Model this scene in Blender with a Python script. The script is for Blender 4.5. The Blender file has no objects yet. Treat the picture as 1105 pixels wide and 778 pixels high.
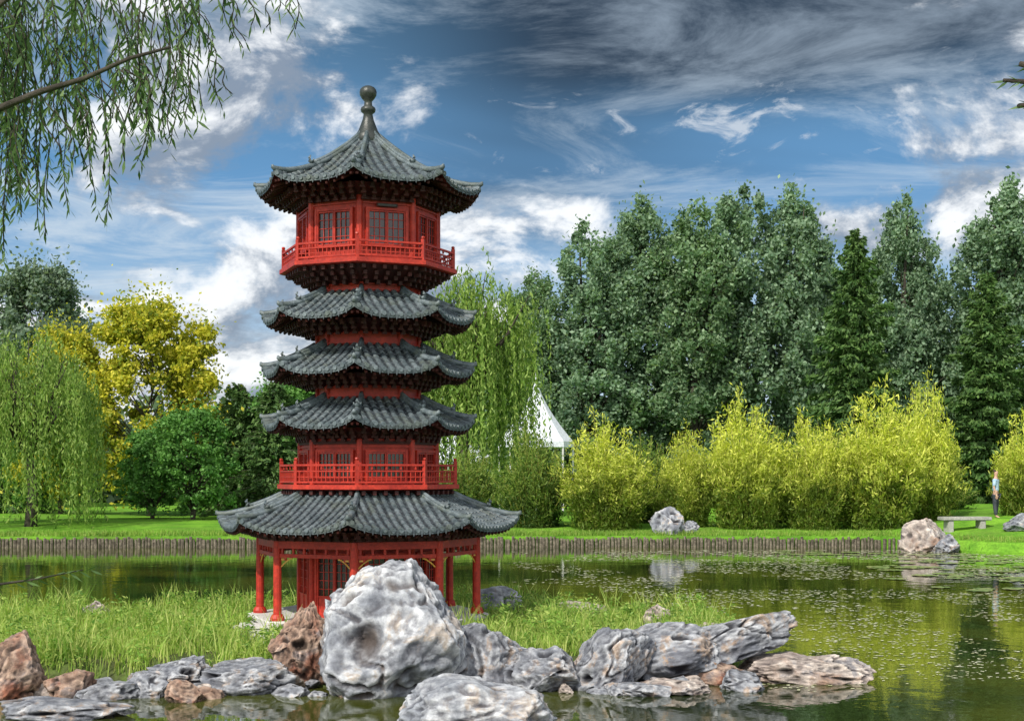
import bpy, bmesh, math, random
import numpy as np
from mathutils import Vector, Matrix, noise
R_ = math.radians
scene = bpy.context.scene
COL = scene.collection
scene.view_settings.view_transform = 'Standard'
scene.view_settings.look = 'None'
scene.view_settings.exposure = 0
T8 = math.tan(R_(22.5)); C8 = math.cos(R_(22.5))

# ------------------------------------------------------------------ node helpers
def new_mat(name):
    m = bpy.data.materials.new(name); m.use_nodes = True
    nt = m.node_tree; nt.nodes.clear()
    return m, nt
def nd(nt, t, **kw):
    n = nt.nodes.new(t)
    for k, v in kw.items(): setattr(n, k, v)
    return n
def lk(nt, a, b): nt.links.new(a, b)
def setin(nt, sock, v):
    if isinstance(v, bpy.types.NodeSocket): nt.links.new(v, sock)
    else: sock.default_value = v
def M(nt, op, a, b=0.0, clamp=False):
    n = nt.nodes.new('ShaderNodeMath'); n.operation = op; n.use_clamp = clamp
    setin(nt, n.inputs[0], a); setin(nt, n.inputs[1], b)
    return n.outputs[0]
def MIX(nt, f, a, b, mode='MIX'):
    n = nt.nodes.new('ShaderNodeMix'); n.data_type = 'RGBA'; n.blend_type = mode
    setin(nt, n.inputs[0], f); setin(nt, n.inputs[6], a); setin(nt, n.inputs[7], b)
    return n.outputs[2]
def RANGE(nt, v, a, b, c=0.0, d=1.0, smooth=True):
    n = nt.nodes.new('ShaderNodeMapRange')
    if smooth: n.interpolation_type = 'SMOOTHSTEP'
    setin(nt, n.inputs[0], v); setin(nt, n.inputs[1], a); setin(nt, n.inputs[2], b)
    setin(nt, n.inputs[3], c); setin(nt, n.inputs[4], d)
    return n.outputs[0]
def NOISE(nt, vec, scale, detail=4, rough=.5, dist=0.0):
    n = nd(nt, 'ShaderNodeTexNoise'); n.inputs['Scale'].default_value = scale
    n.inputs['Detail'].default_value = detail; n.inputs['Roughness'].default_value = rough
    n.inputs['Distortion'].default_value = dist
    if vec is not None: lk(nt, vec, n.inputs['Vector'])
    return n.outputs[0]
def rgb(c): return (c[0], c[1], c[2], 1)

def surf_mat(name, c1, c2, scale=3, rough=.6, bump=.2, bscale=20, point=0.0, c3=None, spec=.4, world=False, cav=None, c4=None, bdist=.05):
    m, nt = new_mat(name)
    out = nd(nt, 'ShaderNodeOutputMaterial'); p = nd(nt, 'ShaderNodeBsdfPrincipled')
    lk(nt, p.outputs[0], out.inputs[0])
    geo = nd(nt, 'ShaderNodeNewGeometry')
    if world: vec = geo.outputs['Position']
    else: vec = nd(nt, 'ShaderNodeTexCoord').outputs['Object']
    f = RANGE(nt, NOISE(nt, vec, scale, 5, .65, .5), .33, .67)
    col = MIX(nt, f, rgb(c1), rgb(c2))
    if c3 is not None:
        g = RANGE(nt, NOISE(nt, vec, scale * .45, 5, .65, .6), .48, .64)
        col = MIX(nt, M(nt, 'MULTIPLY', g, .8), col, rgb(c3))
    if c4 is not None:
        g = RANGE(nt, NOISE(nt, vec, scale * .9 + .37, 6, .7, .8), .53, .64)
        col = MIX(nt, M(nt, 'MULTIPLY', g, .75), col, rgb(c4))
    fine = NOISE(nt, vec, bscale, 7, .72)
    col = MIX(nt, .5, col, MIX(nt, RANGE(nt, fine, .3, .7, smooth=False), (0.25, .25, .25, 1), (1.65, 1.65, 1.65, 1)), 'MULTIPLY')
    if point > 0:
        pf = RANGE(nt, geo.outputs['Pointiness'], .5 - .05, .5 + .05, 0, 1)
        dark = MIX(nt, pf, (1 - point, 1 - point, 1 - point * .95, 1), (1.35, 1.35, 1.33, 1))  # recesses darkened and edges lightened: shade and highlights painted into the colour
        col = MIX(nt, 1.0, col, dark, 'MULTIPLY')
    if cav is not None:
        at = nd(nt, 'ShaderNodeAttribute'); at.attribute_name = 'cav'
        col = MIX(nt, at.outputs['Fac'], col, rgb(cav))  # darkens grooves, pits and the hollow: painted shade along with crevice dirt
    lk(nt, col, p.inputs['Base Color'])
    p.inputs['Roughness'].default_value = rough
    p.inputs['Specular IOR Level'].default_value = spec
    if bump > 0:
        b = nd(nt, 'ShaderNodeBump'); b.inputs['Strength'].default_value = bump
        b.inputs['Distance'].default_value = bdist
        lk(nt, fine, b.inputs['Height']); lk(nt, b.outputs[0], p.inputs['Normal'])
    return m

def leaf_mat(name, dark, mid, light, nscale=.6, transl=.35, low=None, lowz=(0.5, 3.0)):
    m, nt = new_mat(name)
    out = nd(nt, 'ShaderNodeOutputMaterial')
    geo = nd(nt, 'ShaderNodeNewGeometry')
    f = RANGE(nt, NOISE(nt, geo.outputs['Position'], nscale, 3, .6), .36, .64)
    r = geo.outputs['Random Per Island']
    c = MIX(nt, f, rgb(dark), rgb(mid))
    c = MIX(nt, M(nt, 'MULTIPLY', M(nt, 'POWER', r, 1.5), .9), c, rgb(light))
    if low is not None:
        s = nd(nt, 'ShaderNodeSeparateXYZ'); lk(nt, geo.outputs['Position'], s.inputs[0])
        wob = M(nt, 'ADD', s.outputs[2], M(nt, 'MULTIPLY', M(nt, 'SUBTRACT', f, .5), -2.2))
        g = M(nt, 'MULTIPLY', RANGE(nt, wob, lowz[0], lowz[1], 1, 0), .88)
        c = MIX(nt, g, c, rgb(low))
    d = nd(nt, 'ShaderNodeBsdfPrincipled'); t = nd(nt, 'ShaderNodeBsdfTranslucent'); mx = nd(nt, 'ShaderNodeMixShader')
    d.inputs['Roughness'].default_value = .5; d.inputs['Specular IOR Level'].default_value = .2
    lk(nt, c, d.inputs['Base Color'])
    lk(nt, MIX(nt, 1.0, c, (1.15, 1.2, .6, 1), 'MULTIPLY'), t.inputs[0])
    mx.inputs[0].default_value = transl
    lk(nt, d.outputs[0], mx.inputs[1]); lk(nt, t.outputs[0], mx.inputs[2]); lk(nt, mx.outputs[0], out.inputs[0])
    return m

# ------------------------------------------------------------------ materials
RED = surf_mat('red_lacquer', (.32, .018, .010), (.48, .036, .018), 3, .5, .12, 24, bdist=.02)
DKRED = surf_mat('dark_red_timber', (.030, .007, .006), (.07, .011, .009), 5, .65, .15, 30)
GOLD = surf_mat('gold_trim', (.7, .42, .08), (.55, .3, .06), 6, .35, .05, 30)
GLASS = surf_mat('dark_window', (.02, .012, .012), (.035, .02, .018), 5, .15, 0, 30, spec=.7)
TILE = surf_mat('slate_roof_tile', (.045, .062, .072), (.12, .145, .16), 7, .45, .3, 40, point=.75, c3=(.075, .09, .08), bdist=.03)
STONE = surf_mat('pale_stone', (.5, .49, .46), (.66, .64, .61), 3, .8, .3, 30)
FIN = surf_mat('finial_ceramic', (.02, .025, .025), (.045, .05, .045), 5, .35, .15, 30)
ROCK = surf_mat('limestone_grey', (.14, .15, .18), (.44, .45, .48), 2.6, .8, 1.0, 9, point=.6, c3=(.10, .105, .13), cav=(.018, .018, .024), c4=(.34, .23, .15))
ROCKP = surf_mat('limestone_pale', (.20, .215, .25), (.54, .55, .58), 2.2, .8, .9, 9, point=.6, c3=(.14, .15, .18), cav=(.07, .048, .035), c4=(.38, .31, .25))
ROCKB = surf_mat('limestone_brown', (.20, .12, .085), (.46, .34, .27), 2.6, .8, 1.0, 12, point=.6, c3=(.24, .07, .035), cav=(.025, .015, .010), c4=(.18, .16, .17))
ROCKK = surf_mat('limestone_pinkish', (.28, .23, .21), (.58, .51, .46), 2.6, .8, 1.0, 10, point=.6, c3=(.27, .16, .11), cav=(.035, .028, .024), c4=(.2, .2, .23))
WOODM = surf_mat('weathered_stakes', (.06, .05, .035), (.22, .19, .14), 9, .85, .5, 25, world=True)
BARK = surf_mat('bark', (.030, .024, .02), (.075, .062, .048), 6, .9, .6, 20)
BENCHM = surf_mat('bench_stone', (.3, .29, .27), (.42, .41, .38), 4, .8, .4, 25)
TENTM = surf_mat('tent_canvas', (.66, .70, .78), (.72, .76, .82), 1, .6, .02, 10)
STEEL = surf_mat('painted_steel', (.6, .6, .6), (.7, .7, .7), 1, .4, .02, 10)

L_POP = leaf_mat('poplar_leaves', (.045, .10, .055), (.15, .26, .15), (.36, .49, .33), .5, .4)
L_POP2 = leaf_mat('poplar_leaves_dark', (.035, .09, .04), (.13, .24, .11), (.32, .44, .26), .5, .4)
L_WOOD = leaf_mat('wood_leaves', (.03, .065, .03), (.08, .14, .06), (.16, .24, .12), .3, .3)
L_GREY = leaf_mat('greygreen_leaves', (.06, .11, .07), (.15, .22, .16), (.3, .38, .28))
L_YEL = leaf_mat('golden_leaves', (.12, .20, .02), (.40, .42, .03), (.78, .68, .09), 1.1, .4)
L_GRN = leaf_mat('green_leaves', (.03, .11, .02), (.09, .23, .045), (.2, .4, .10), 1.2)
L_CON = leaf_mat('conifer_needles', (.025, .065, .02), (.06, .135, .035), (.15, .25, .07), 1.0, .2)
L_WIL = leaf_mat('willow_leaves', (.06, .14, .02), (.16, .29, .045), (.40, .52, .14), 1.0, .4)
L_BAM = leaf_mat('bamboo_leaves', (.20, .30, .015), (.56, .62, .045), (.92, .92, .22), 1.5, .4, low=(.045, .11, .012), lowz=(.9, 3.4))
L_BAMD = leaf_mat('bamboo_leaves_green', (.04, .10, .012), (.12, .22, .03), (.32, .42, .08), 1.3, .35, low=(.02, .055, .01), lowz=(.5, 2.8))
L_NEAR = leaf_mat('near_willow_leaves', (.035, .08, .03), (.075, .14, .05), (.22, .33, .13), 2.0, .4)
L_GRASS = leaf_mat('grass_blades', (.13, .28, .03), (.30, .49, .07), (.64, .66, .24), 1.2, .4)
L_WEED = leaf_mat('weed_leaves', (.08, .20, .03), (.20, .40, .06), (.5, .58, .16), 1.6, .4)
CULM = surf_mat('bamboo_culm', (.3, .3, .06), (.42, .4, .1), 3, .5, .05, 20)

# ------------------------------------------------------------------ mesh builder
class MB:
    def __init__(s): s.v = []; s.f = []; s.m = []; s.X = Matrix.Identity(4)
    def add(s, vs, fs, mat=0):
        o = len(s.v); X = s.X
        s.v += [tuple(X @ Vector(p)) for p in vs]
        s.f += [tuple(i + o for i in f) for f in fs]; s.m += [mat] * len(fs)
    def box(s, c, d, mat=0):
        x, y, z = c; a, b, h = d[0] / 2, d[1] / 2, d[2] / 2
        vs = [(x + i * a, y + j * b, z + k * h) for k in (-1, 1) for j in (-1, 1) for i in (-1, 1)]
        s.add(vs, [(0, 2, 3, 1), (4, 5, 7, 6), (0, 1, 5, 4), (2, 6, 7, 3), (0, 4, 6, 2), (1, 3, 7, 5)], mat)
    def loft(s, prof, n=8, mat=0, cap=True, cx=0, cy=0):
        vs = []; fs = []
        for (r, z) in prof:
            for k in range(n):
                a = 2 * math.pi * k / n; vs.append((cx + r * math.sin(a), cy - r * math.cos(a), z))
        for i in range(len(prof) - 1):
            for k in range(n):
                k2 = (k + 1) % n
                fs.append((i * n + k, i * n + k2, (i + 1) * n + k2, (i + 1) * n + k))
        if cap:
            fs.append(tuple(range(n))[::-1]); fs.append(tuple((len(prof) - 1) * n + k for k in range(n)))
        s.add(vs, fs, mat)
    def tube(s, pts, rad, n=6, mat=0):
        pts = [Vector(p) for p in pts]
        vs = []; fs = []
        for i, p in enumerate(pts):
            t = (pts[min(i + 1, len(pts) - 1)] - pts[max(i - 1, 0)])
            if t.length < 1e-9: t = Vector((0, 0, 1))
            t.normalize()
            u = t.cross(Vector((0, 0, 1)))
            if u.length < .1: u = t.cross(Vector((0, 1, 0)))
            u.normalize(); w = t.cross(u)
            r = rad[i] if isinstance(rad, (list, tuple)) else rad
            for k in range(n):
                a = 2 * math.pi * (k + .5) / n
                vs.append(tuple(p + (u * math.cos(a) + w * math.sin(a)) * r))
        for i in range(len(pts) - 1):
            for k in range(n):
                k2 = (k + 1) % n
                fs.append((i * n + k, i * n + k2, (i + 1) * n + k2, (i + 1) * n + k))
        fs.append(tuple(range(n))[::-1]); fs.append(tuple((len(pts) - 1) * n + k for k in range(n)))
        s.add(vs, fs, mat)
    def mesh(s, name, mats, smooth=False):
        me = bpy.data.meshes.new(name); me.from_pydata(s.v, [], s.f)
        for m in mats: me.materials.append(m)
        me.polygons.foreach_set('material_index', s.m)
        if smooth: me.polygons.foreach_set('use_smooth', [True] * len(s.f))
        me.update(); return me
    def obj(s, name, mats, parent=None, smooth=False, loc=None, rz=0):
        return mkobj(name, s.mesh(name, mats, smooth), parent, loc, rz)
def mkobj(name, me, parent=None, loc=None, rz=0):
    o = bpy.data.objects.new(name, me); COL.objects.link(o)
    if parent: o.parent = parent
    if loc: o.location = loc
    o.rotation_euler[2] = rz
    return o
def thing(o, label, cat, group=None, kind=None):
    o['label'] = label; o['category'] = cat
    if group: o['group'] = group
    if kind: o['kind'] = kind
    return o
def empty(name, loc, rz=0):
    e = bpy.data.objects.new(name, None); COL.objects.link(e); e.location = loc; e.rotation_euler[2] = rz
    e.empty_display_size = .3
    return e

# ------------------------------------------------------------------ leaves
def quads_mesh(name, V, mat):
    n = len(V) // 4
    me = bpy.data.meshes.new(name)
    me.vertices.add(n * 4); me.vertices.foreach_set('co', V.astype(np.float32).ravel())
    me.loops.add(n * 4); me.loops.foreach_set('vertex_index', np.arange(n * 4, dtype=np.int32))
    me.polygons.add(n); me.polygons.foreach_set('loop_start', np.arange(0, n * 4, 4, dtype=np.int32))
    me.materials.append(mat); me.update(calc_edges=True)
    return me
def unit(a): return a / np.maximum(np.linalg.norm(a, axis=1, keepdims=True), 1e-9)
def leaf_verts(P, rng, L, W, axis=None, jitter=.5):
    n = len(P)
    a = rng.normal(size=(n, 3))
    if axis is not None: a = axis + a * jitter
    a = unit(a); b = unit(np.cross(a, rng.normal(size=(n, 3))))
    s = rng.uniform(.6, 1.3, (n, 1))
    V = np.empty((n, 4, 3))
    V[:, 0] = P - a * L / 2 * s; V[:, 1] = P + b * W / 2 * s; V[:, 2] = P + a * L / 2 * s; V[:, 3] = P - b * W / 2 * s
    return V.reshape(-1, 3)

def make_tree_meshes(kind, seed, H, R, mat, leaf=.3, n=14000, ns=460):
    rng = np.random.default_rng(seed); random.seed(seed)
    mb = MB()
    if kind in ('poplar', 'broad'):
        base = .08 if kind == 'poplar' else .13
        nc = int(260 if kind == 'poplar' else 120)
        C = []; cr = []
        leaders = [(random.uniform(-.6, .6) * R, random.uniform(-.6, .6) * R, random.uniform(.76, .97)) for q in range(5)] + [(0, 0, 1)]
        for i in range(nc):
            t = rng.uniform(0, 1) ** (.85)
            lx, ly, lh = leaders[i % 6]
            if kind == 'poplar':
                pr = min(1, .6 + 1.5 * t) * max(0.0, (1 - t ** 4.0)) ** .6 * .66
                h = H * (base + (lh - base) * t)
            else:
                pr = math.sqrt(max(0.02, 1 - (1.75 * t - .8) ** 2)) if t > .02 else .5
                lx = ly = 0; h = H * (base + (1 - base) * t)
            a = rng.uniform(0, 2 * math.pi)
            wob = 1 + .45 * noise.noise(Vector((math.cos(a) * 1.2, math.sin(a) * 1.2, t * 5 + seed)))
            rr = R * pr * wob * rng.uniform(.2, 1) ** .5
            C.append((lx * (.4 + .6 * t) + rr * math.cos(a), ly * (.4 + .6 * t) + rr * math.sin(a), h)); cr.append(rng.uniform(.4, 1.0) * R * (.18 if kind == 'poplar' else .24))
        C = np.array(C); cr = np.array(cr)
        idx = rng.integers(0, nc, n)
        dirs = unit(rng.normal(size=(n, 3))); rad = rng.uniform(0, 1, (n, 1)) ** .45
        P = C[idx] + dirs * rad * cr[idx][:, None] * np.array([1, 1, 1.25 if kind == 'poplar' else .75])
        ext = int(n * .3)
        i2 = rng.integers(0, nc, ext)
        P = np.vstack([P, C[i2] + rng.normal(size=(ext, 3)) * cr[i2][:, None] * np.array([.8, .8, 1.0])])
        V = leaf_verts(P, rng, leaf, leaf * .6)
        top = H * (.93 if kind == 'poplar' else .75)
        r0 = .013 * H + .04
        pts = [(0, 0, -.3)] + [(random.uniform(-.12, .12) * k, random.uniform(-.12, .12) * k, top * k / 5) for k in range(1, 6)]
        mb.tube(pts, [r0 * 1.3, r0, r0 * .8, r0 * .6, r0 * .35, r0 * .1], 8)
        for i in range(0, nc, 3 if kind == 'poplar' else 2):
            c = C[i]; z0 = max(H * .1, c[2] - (.35 if kind == 'poplar' else .6) * math.hypot(c[0], c[1]) - .1 * H)
            m = ((c[0]) * .5, (c[1]) * .5, z0 + (c[2] - z0) * .62)
            k = r0 * .28 * (1 - z0 / H) + .012
            mb.tube([(0, 0, z0), m, tuple(c)], [k, k * .6, k * .2], 5)
    elif kind == 'conifer':
        P = []; A = []
        mb.tube([(0, 0, -.3), (0, 0, H * .5), (0, 0, H * .99)], [.02 * H, .012 * H, .01], 8)
        nb = 150
        for i in range(nb):
            t = (i + random.random()) / nb; h = H * (.06 + .93 * t)
            Lb = R * (1 - t) ** .7 * random.uniform(.5, 1.18) + .15
            a = i * 2.4 + random.uniform(-.3, .3)
            m = max(6, int(n / nb * (Lb / R) * 1.7))
            s = rng.uniform(.12, 1, m)
            droop = random.uniform(.15, .4)
            up = .15 + .35 * t
            x = s * Lb
            z = h + x * up - droop * x * x / R * 1.1
            side = rng.normal(size=m) * .18 * Lb * (1.15 - s)
            P.append(np.stack([x * math.cos(a) - side * math.sin(a), x * math.sin(a) + side * math.cos(a), z - np.abs(rng.normal(size=m)) * .16], 1))
            A.append(np.tile([math.cos(a), math.sin(a), -.7], (m, 1)))
            e = Lb
            mb.tube([(0, 0, h), (e * .5 * math.cos(a), e * .5 * math.sin(a), h + e * .5 * up - droop * e * e * .25 / R), (e * math.cos(a), e * math.sin(a), h + e * up - droop * e * e / R)], [.04, .025, .008], 4)
        P = np.vstack(P); A = np.vstack(A)
        V = leaf_verts(P, rng, leaf * 1.2, leaf * .42, A, .7)
    elif kind == 'willow':
        P = []; A = []
        mb.tube([(0, 0, -.3), (.1, .05, H * .2), (-.05, .1, H * .42)], [.035 * H, .026 * H, .02 * H], 8)
        for i in range(ns):
            a = random.uniform(0, 2 * math.pi); q = math.sqrt(random.random())
            lob = .5 * noise.noise(Vector((math.cos(a) * 2.2, math.sin(a) * 2.2, seed + q)))
            rr = R * q * (1 + .12 * math.sin(3 * a + seed) + lob * .6)
            topz = H * (.60 + .38 * math.sqrt(max(0, 1 - (q * .95) ** 2))) * (random.uniform(.84, 1.0) + lob * .4)
            botz = random.uniform(.0, .46) * H * (1 if q > .55 else 1.3)
            if q < .4: botz = topz - random.uniform(.1, .35) * H
            Ls = max(.5, topz - botz); m = int(Ls / .07)
            s = np.linspace(0, 1, m)[:, None]
            out = np.array([[math.cos(a), math.sin(a), 0]]) * R * .16
            sway = np.array([[random.uniform(-.25, .25), random.uniform(-.25, .25), 0]])
            base = np.array([[rr * math.cos(a), rr * math.sin(a), topz]])
            pts = base + out * (s ** .6) + sway * s - np.array([[0, 0, 1]]) * Ls * (s ** 1.15)
            P.append(pts + rng.normal(size=pts.shape) * .05); A.append(np.tile([0, 0, -1.0], (m, 1)))
            if i % 9 == 0:
                mb.tube([(0, 0, H * .38), (rr * .45 * math.cos(a), rr * .45 * math.sin(a), H * .62), (rr * math.cos(a), rr * math.sin(a), topz)], [.012 * H, .008 * H, .01], 5)
        P = np.vstack(P); A = np.vstack(A)
        V = leaf_verts(P, rng, leaf, leaf * .28, A, .45)
    elif kind == 'bamboo':
        P = []; A = []
        nc = 200
        for i in range(nc):
            a = random.uniform(0, 2 * math.pi); q = math.sqrt(random.random())
            b = Vector((math.cos(a), math.sin(a), 0)) * R * .5 * q
            Lh = H * random.uniform(.4, .92) * (1 - .38 * q * q)
            if i % 14 == 0: Lh *= 1.1
            o = Vector((math.cos(a), math.sin(a), 0)) * R * random.uniform(.3, .62) * (.25 + q)
            pts = []
            for k in range(7):
                s = k / 6
                pts.append(b + o * s ** 1.7 + Vector((0, 0, Lh * (s - .2 * s * s * q))))
            mb.tube(pts, [.02 - .0025 * k for k in range(7)], 4)
            m = int(n / nc)
            s = rng.uniform(.04, 1, m)
            pa = np.array([tuple(p) for p in pts]); k = np.minimum((s * 6).astype(int), 5); fr = (s * 6 - k)[:, None]
            pp = pa[k] * (1 - fr) + pa[k + 1] * fr
            sp = (.27 * (1 - s * .6))[:, None] * R * .42 + .05
            P.append(pp + rng.normal(size=(m, 3)) * sp * np.array([1, 1, .7])); A.append(np.tile([o.x * .4, o.y * .4, .3], (m, 1)))
        P = np.vstack(P); A = np.vstack(A); P[:, 2] = np.abs(P[:, 2])
        V = leaf_verts(P, rng, leaf, leaf * .27, A, .6)
    return mb.mesh(kind + '_trunk', [CULM if kind == 'bamboo' else BARK], True), quads_mesh(kind + '_crown', V, mat)

def place_tree(name, meshes, loc, rz, s, label, cat, group=None, parts=('trunk', 'crown')):
    e = empty(name, loc, rz); e.scale = s if isinstance(s, tuple) else (s, s, s)
    mkobj(parts[0], meshes[0], e); mkobj(parts[1], meshes[1], e)
    thing(e, label, cat, group)
    return e

# ------------------------------------------------------------------ ground, pond
def sstep(x, a, b):
    t = min(1, max(0, (x - a) / (b - a))); return t * t * (3 - 2 * t)
def shore_point(th):
    c, s = math.cos(th), math.sin(th)
    r = 1 / ((abs(c / 34)) ** 4 + (abs(s / 21)) ** 4) ** .25
    x, y = r * c, r * s
    if y > 0:
        y -= 4.6 * sstep(x, 12.3, 15.5)
    x += .25 * noise.noise(Vector((x * .2, y * .2, 3))); y += .25 * noise.noise(Vector((x * .25, y * .2, 9)))
    return x, y + 27
NS = 720
shore = [shore_point(2 * math.pi * i / NS) for i in range(NS)]
offs = [(-1.5, -.9), (-.05, -.6), (0.0, .34), (.3, .38), (1, .44), (2.5, .52), (5, .62), (9, .7), (15, .7), (30, .65), (70, .6), (200, .6), (700, .6), (3500, .6)]
vs = []; fs = []
for (o, z) in offs:
    for (x, y) in shore:
        d = Vector((x, y - 27)).normalized(); X = x + d.x * o; Y = y + d.y * o
        zz = z
        if o > 0:
            zz += .10 * noise.noise(Vector((X * .3, Y * .3, 0))) * min(1, o)
            zz += .38 * sstep(X, 13, 18) * sstep(Y, 45, 51) * (1 - sstep(Y, 70, 120))
        if o >= 0 and X > 13.2 and Y > 30 and o < .2: zz = .08
        if Y < 12 and abs(X) < 20 and o > 0: zz = min(zz, .8)
        vs.append((X, Y, zz))
for i in range(len(offs) - 1):
    for k in range(NS):
        k2 = (k + 1) % NS
        fs.append((i * NS + k, (i + 1) * NS + k, (i + 1) * NS + k2, i * NS + k2))
fs.append(tuple(range(NS)))
LAWN = surf_mat('lawn', (.09, .23, .02), (.19, .40, .035), .9, .9, .6, 12, c3=(.11, .21, .03), world=True, spec=.1)
me = bpy.data.meshes.new('ground'); me.from_pydata(vs, [], fs); me.materials.append(LAWN); me.update()
g = mkobj('ground', me); thing(g, 'mown green lawn around the pond', 'ground', kind='structure')

# water
m, nt = new_mat('pond_water')
out = nd(nt, 'ShaderNodeOutputMaterial'); p = nd(nt, 'ShaderNodeBsdfPrincipled'); lk(nt, p.outputs[0], out.inputs[0])
geo = nd(nt, 'ShaderNodeNewGeometry')
wc = MIX(nt, RANGE(nt, NOISE(nt, geo.outputs['Position'], .25, 4), .4, .65), (.016, .026, .007, 1), (.075, .085, .014, 1))
lk(nt, wc, p.inputs['Base Color']); p.inputs['Roughness'].default_value = .015; p.inputs['IOR'].default_value = 1.45
p.inputs['Specular IOR Level'].default_value = 1.0
h1 = NOISE(nt, geo.outputs['Position'], 1.6, 2, .5, .5); h2 = NOISE(nt, geo.outputs['Position'], 10, 2, .5)
hh = M(nt, 'ADD', h1, M(nt, 'MULTIPLY', h2, .14))
b = nd(nt, 'ShaderNodeBump'); b.inputs['Strength'].default_value = .14; b.inputs['Distance'].default_value = .035
lk(nt, hh, b.inputs['Height']); lk(nt, b.outputs[0], p.inputs['Normal'])
WATER = m
me = bpy.data.meshes.new('pond_water')
me.from_pydata([(x, y, 0) for x, y in [(s[0] + (s[0]) * .005, 27 + (s[1] - 27) * 1.005) for s in shore]], [], [tuple(range(NS))])
me.materials.append(WATER); me.update()
w = mkobj('pond_water', me); thing(w, 'calm dark green pond water with reflections', 'water', kind='structure')

# island
ELL = [(-8.4, 19.3, 6.6, 3.1), (-2.4, 19.9, 4.6, 3.7), (.7, 19.3, 2.6, 2.9), (-14, 19.5, 5, 2.6)]
def island_h(x, y):
    v = 0
    for cx, cy, a, b_ in ELL:
        v = max(v, 1 - (abs((x - cx) / a) ** 2.6 + abs((y - cy) / b_) ** 2.6))
    n = .12 * noise.noise(Vector((x * .9, y * .9, 1)))
    return -.35 + .62 * sstep(v + n, -.15, .32) + .04 * noise.noise(Vector((x * 3, y * 3, 4)))
nx, ny = 190, 90
xs = np.linspace(-19, 5, nx); ys = np.linspace(15.4, 24.6, ny)
vs = [(x, y, island_h(x, y)) for y in ys for x in xs]
fs = [(j * nx + i, j * nx + i + 1, (j + 1) * nx + i + 1, (j + 1) * nx + i) for j in range(ny - 1) for i in range(nx - 1)]
SOIL = surf_mat('island_soil', (.06, .07, .03), (.11, .16, .04), 2.5, .95, .6, 20, c3=(.08, .065, .045), world=True, spec=.1)
me = bpy.data.meshes.new('island_ground'); me.from_pydata(vs, [], fs); me.materials.append(SOIL)
me.polygons.foreach_set('use_smooth', [True] * len(fs)); me.update()
o = mkobj('island_ground', me); thing(o, 'low grassy island in the pond', 'island', kind='structure')

# ------------------------------------------------------------------ grass on island
def grass_mesh(name, pts, rng, hmin, hmax, w, mat):
    n = len(pts); h = rng.uniform(hmin, hmax, n)
    a = rng.uniform(0, 2 * np.pi, n); lean = rng.uniform(.05, .6, n) * h
    dx, dy = np.cos(a) * lean, np.sin(a) * lean
    b = rng.uniform(0, 2 * np.pi, n); wx, wy = np.cos(b) * w, np.sin(b) * w
    V = np.empty((n, 2, 4, 3))
    base = pts
    mid = base + np.stack([dx * .35, dy * .35, h * .6], 1)
    tip = base + np.stack([dx, dy, h], 1)
    W = np.stack([wx, wy, np.zeros(n)], 1)
    V[:, 0, 0] = base - W; V[:, 0, 1] = base + W; V[:, 0, 2] = mid + W * .8; V[:, 0, 3] = mid - W * .8
    V[:, 1, 0] = mid - W * .8; V[:, 1, 1] = mid + W * .8; V[:, 1, 2] = tip + W * .12; V[:, 1, 3] = tip - W * .12
    return quads_mesh(name, V.reshape(-1, 3), mat)
PX, PY = -2.07, 20.0
rng = np.random.default_rng(5)
def scatter(n, thr):
    pts = []
    while len(pts) < n:
        x = rng.uniform(-12, 3.4); y = rng.uniform(15.8, 24)
        hz = island_h(x, y)
        if hz < .07: continue
        if math.hypot(x - PX, y - PY) < 1.76: continue
        if abs(x + 3.35) < .32 and abs(y - 18.55) < .3: continue
        d = noise.noise(Vector((x * .9, y * .9, 7)))
        if rng.uniform() > thr + d * 1.1: continue
        if x > .2 and y < 17.2: continue
        pts.append((x, y, hz - .02))
    return np.array(pts)
me = grass_mesh('grass', scatter(56000, .7), rng, .08, .30, .0075, L_GRASS)
o = mkobj('island_grass', me); thing(o, 'yellow-green grass covering the island', 'grass', kind='stuff')
cl = scatter(1300, .45); hh_ = rng.uniform(.12, .48, len(cl))
nw = 60000
idx = rng.integers(0, len(cl), nw)
t = rng.uniform(.15, 1, nw)
sp = .075 * (1.15 - t * .6)
P = cl[idx] + np.stack([rng.normal(size=nw) * sp, rng.normal(size=nw) * sp, hh_[idx] * t], 1)
A = unit(np.stack([rng.normal(size=nw), rng.normal(size=nw), np.full(nw, .5)], 1))
me = quads_mesh('weeds', leaf_verts(P, rng, .075, .022, A, .3), L_WEED)
o = mkobj('leafy_weeds', me); thing(o, 'leafy green weeds among the island grass', 'weeds', kind='stuff')
rp = []
cr_ = scatter(110, .5)
for q in cr_:
    for k in range(26): rp.append((q[0] + rng.normal() * .10, q[1] + rng.normal() * .10, q[2]))
me = grass_mesh('reeds', np.array(rp), rng, .28, .60, .008, L_GRASS)
o = mkobj('reed_tufts', me); thing(o, 'taller reed tufts rising out of the island grass', 'reeds', kind='stuff')

bp = []
for i in range(26000):
    k = rng.integers(60, 300); x, y = shore[k]
    if x > 24 or x < -24: continue
    off = abs(rng.normal()) * 1.2 + .12
    d = Vector((x, y - 27)).normalized()
    X, Y = x + d.x * off + rng.normal() * .1, y + d.y * off
    bp.append((X, Y, (.1 if (X > 13.2 and off < .4) else .38)))
me = grass_mesh('bank', np.array(bp), rng, .05, .22, .012, leaf_mat('bank_grass', (.08, .19, .02), (.19, .36, .04), (.38, .46, .12), 1.0))
o = mkobj('bank_grass', me); thing(o, 'fringe of rough grass along the pond bank', 'grass', kind='stuff')

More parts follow.
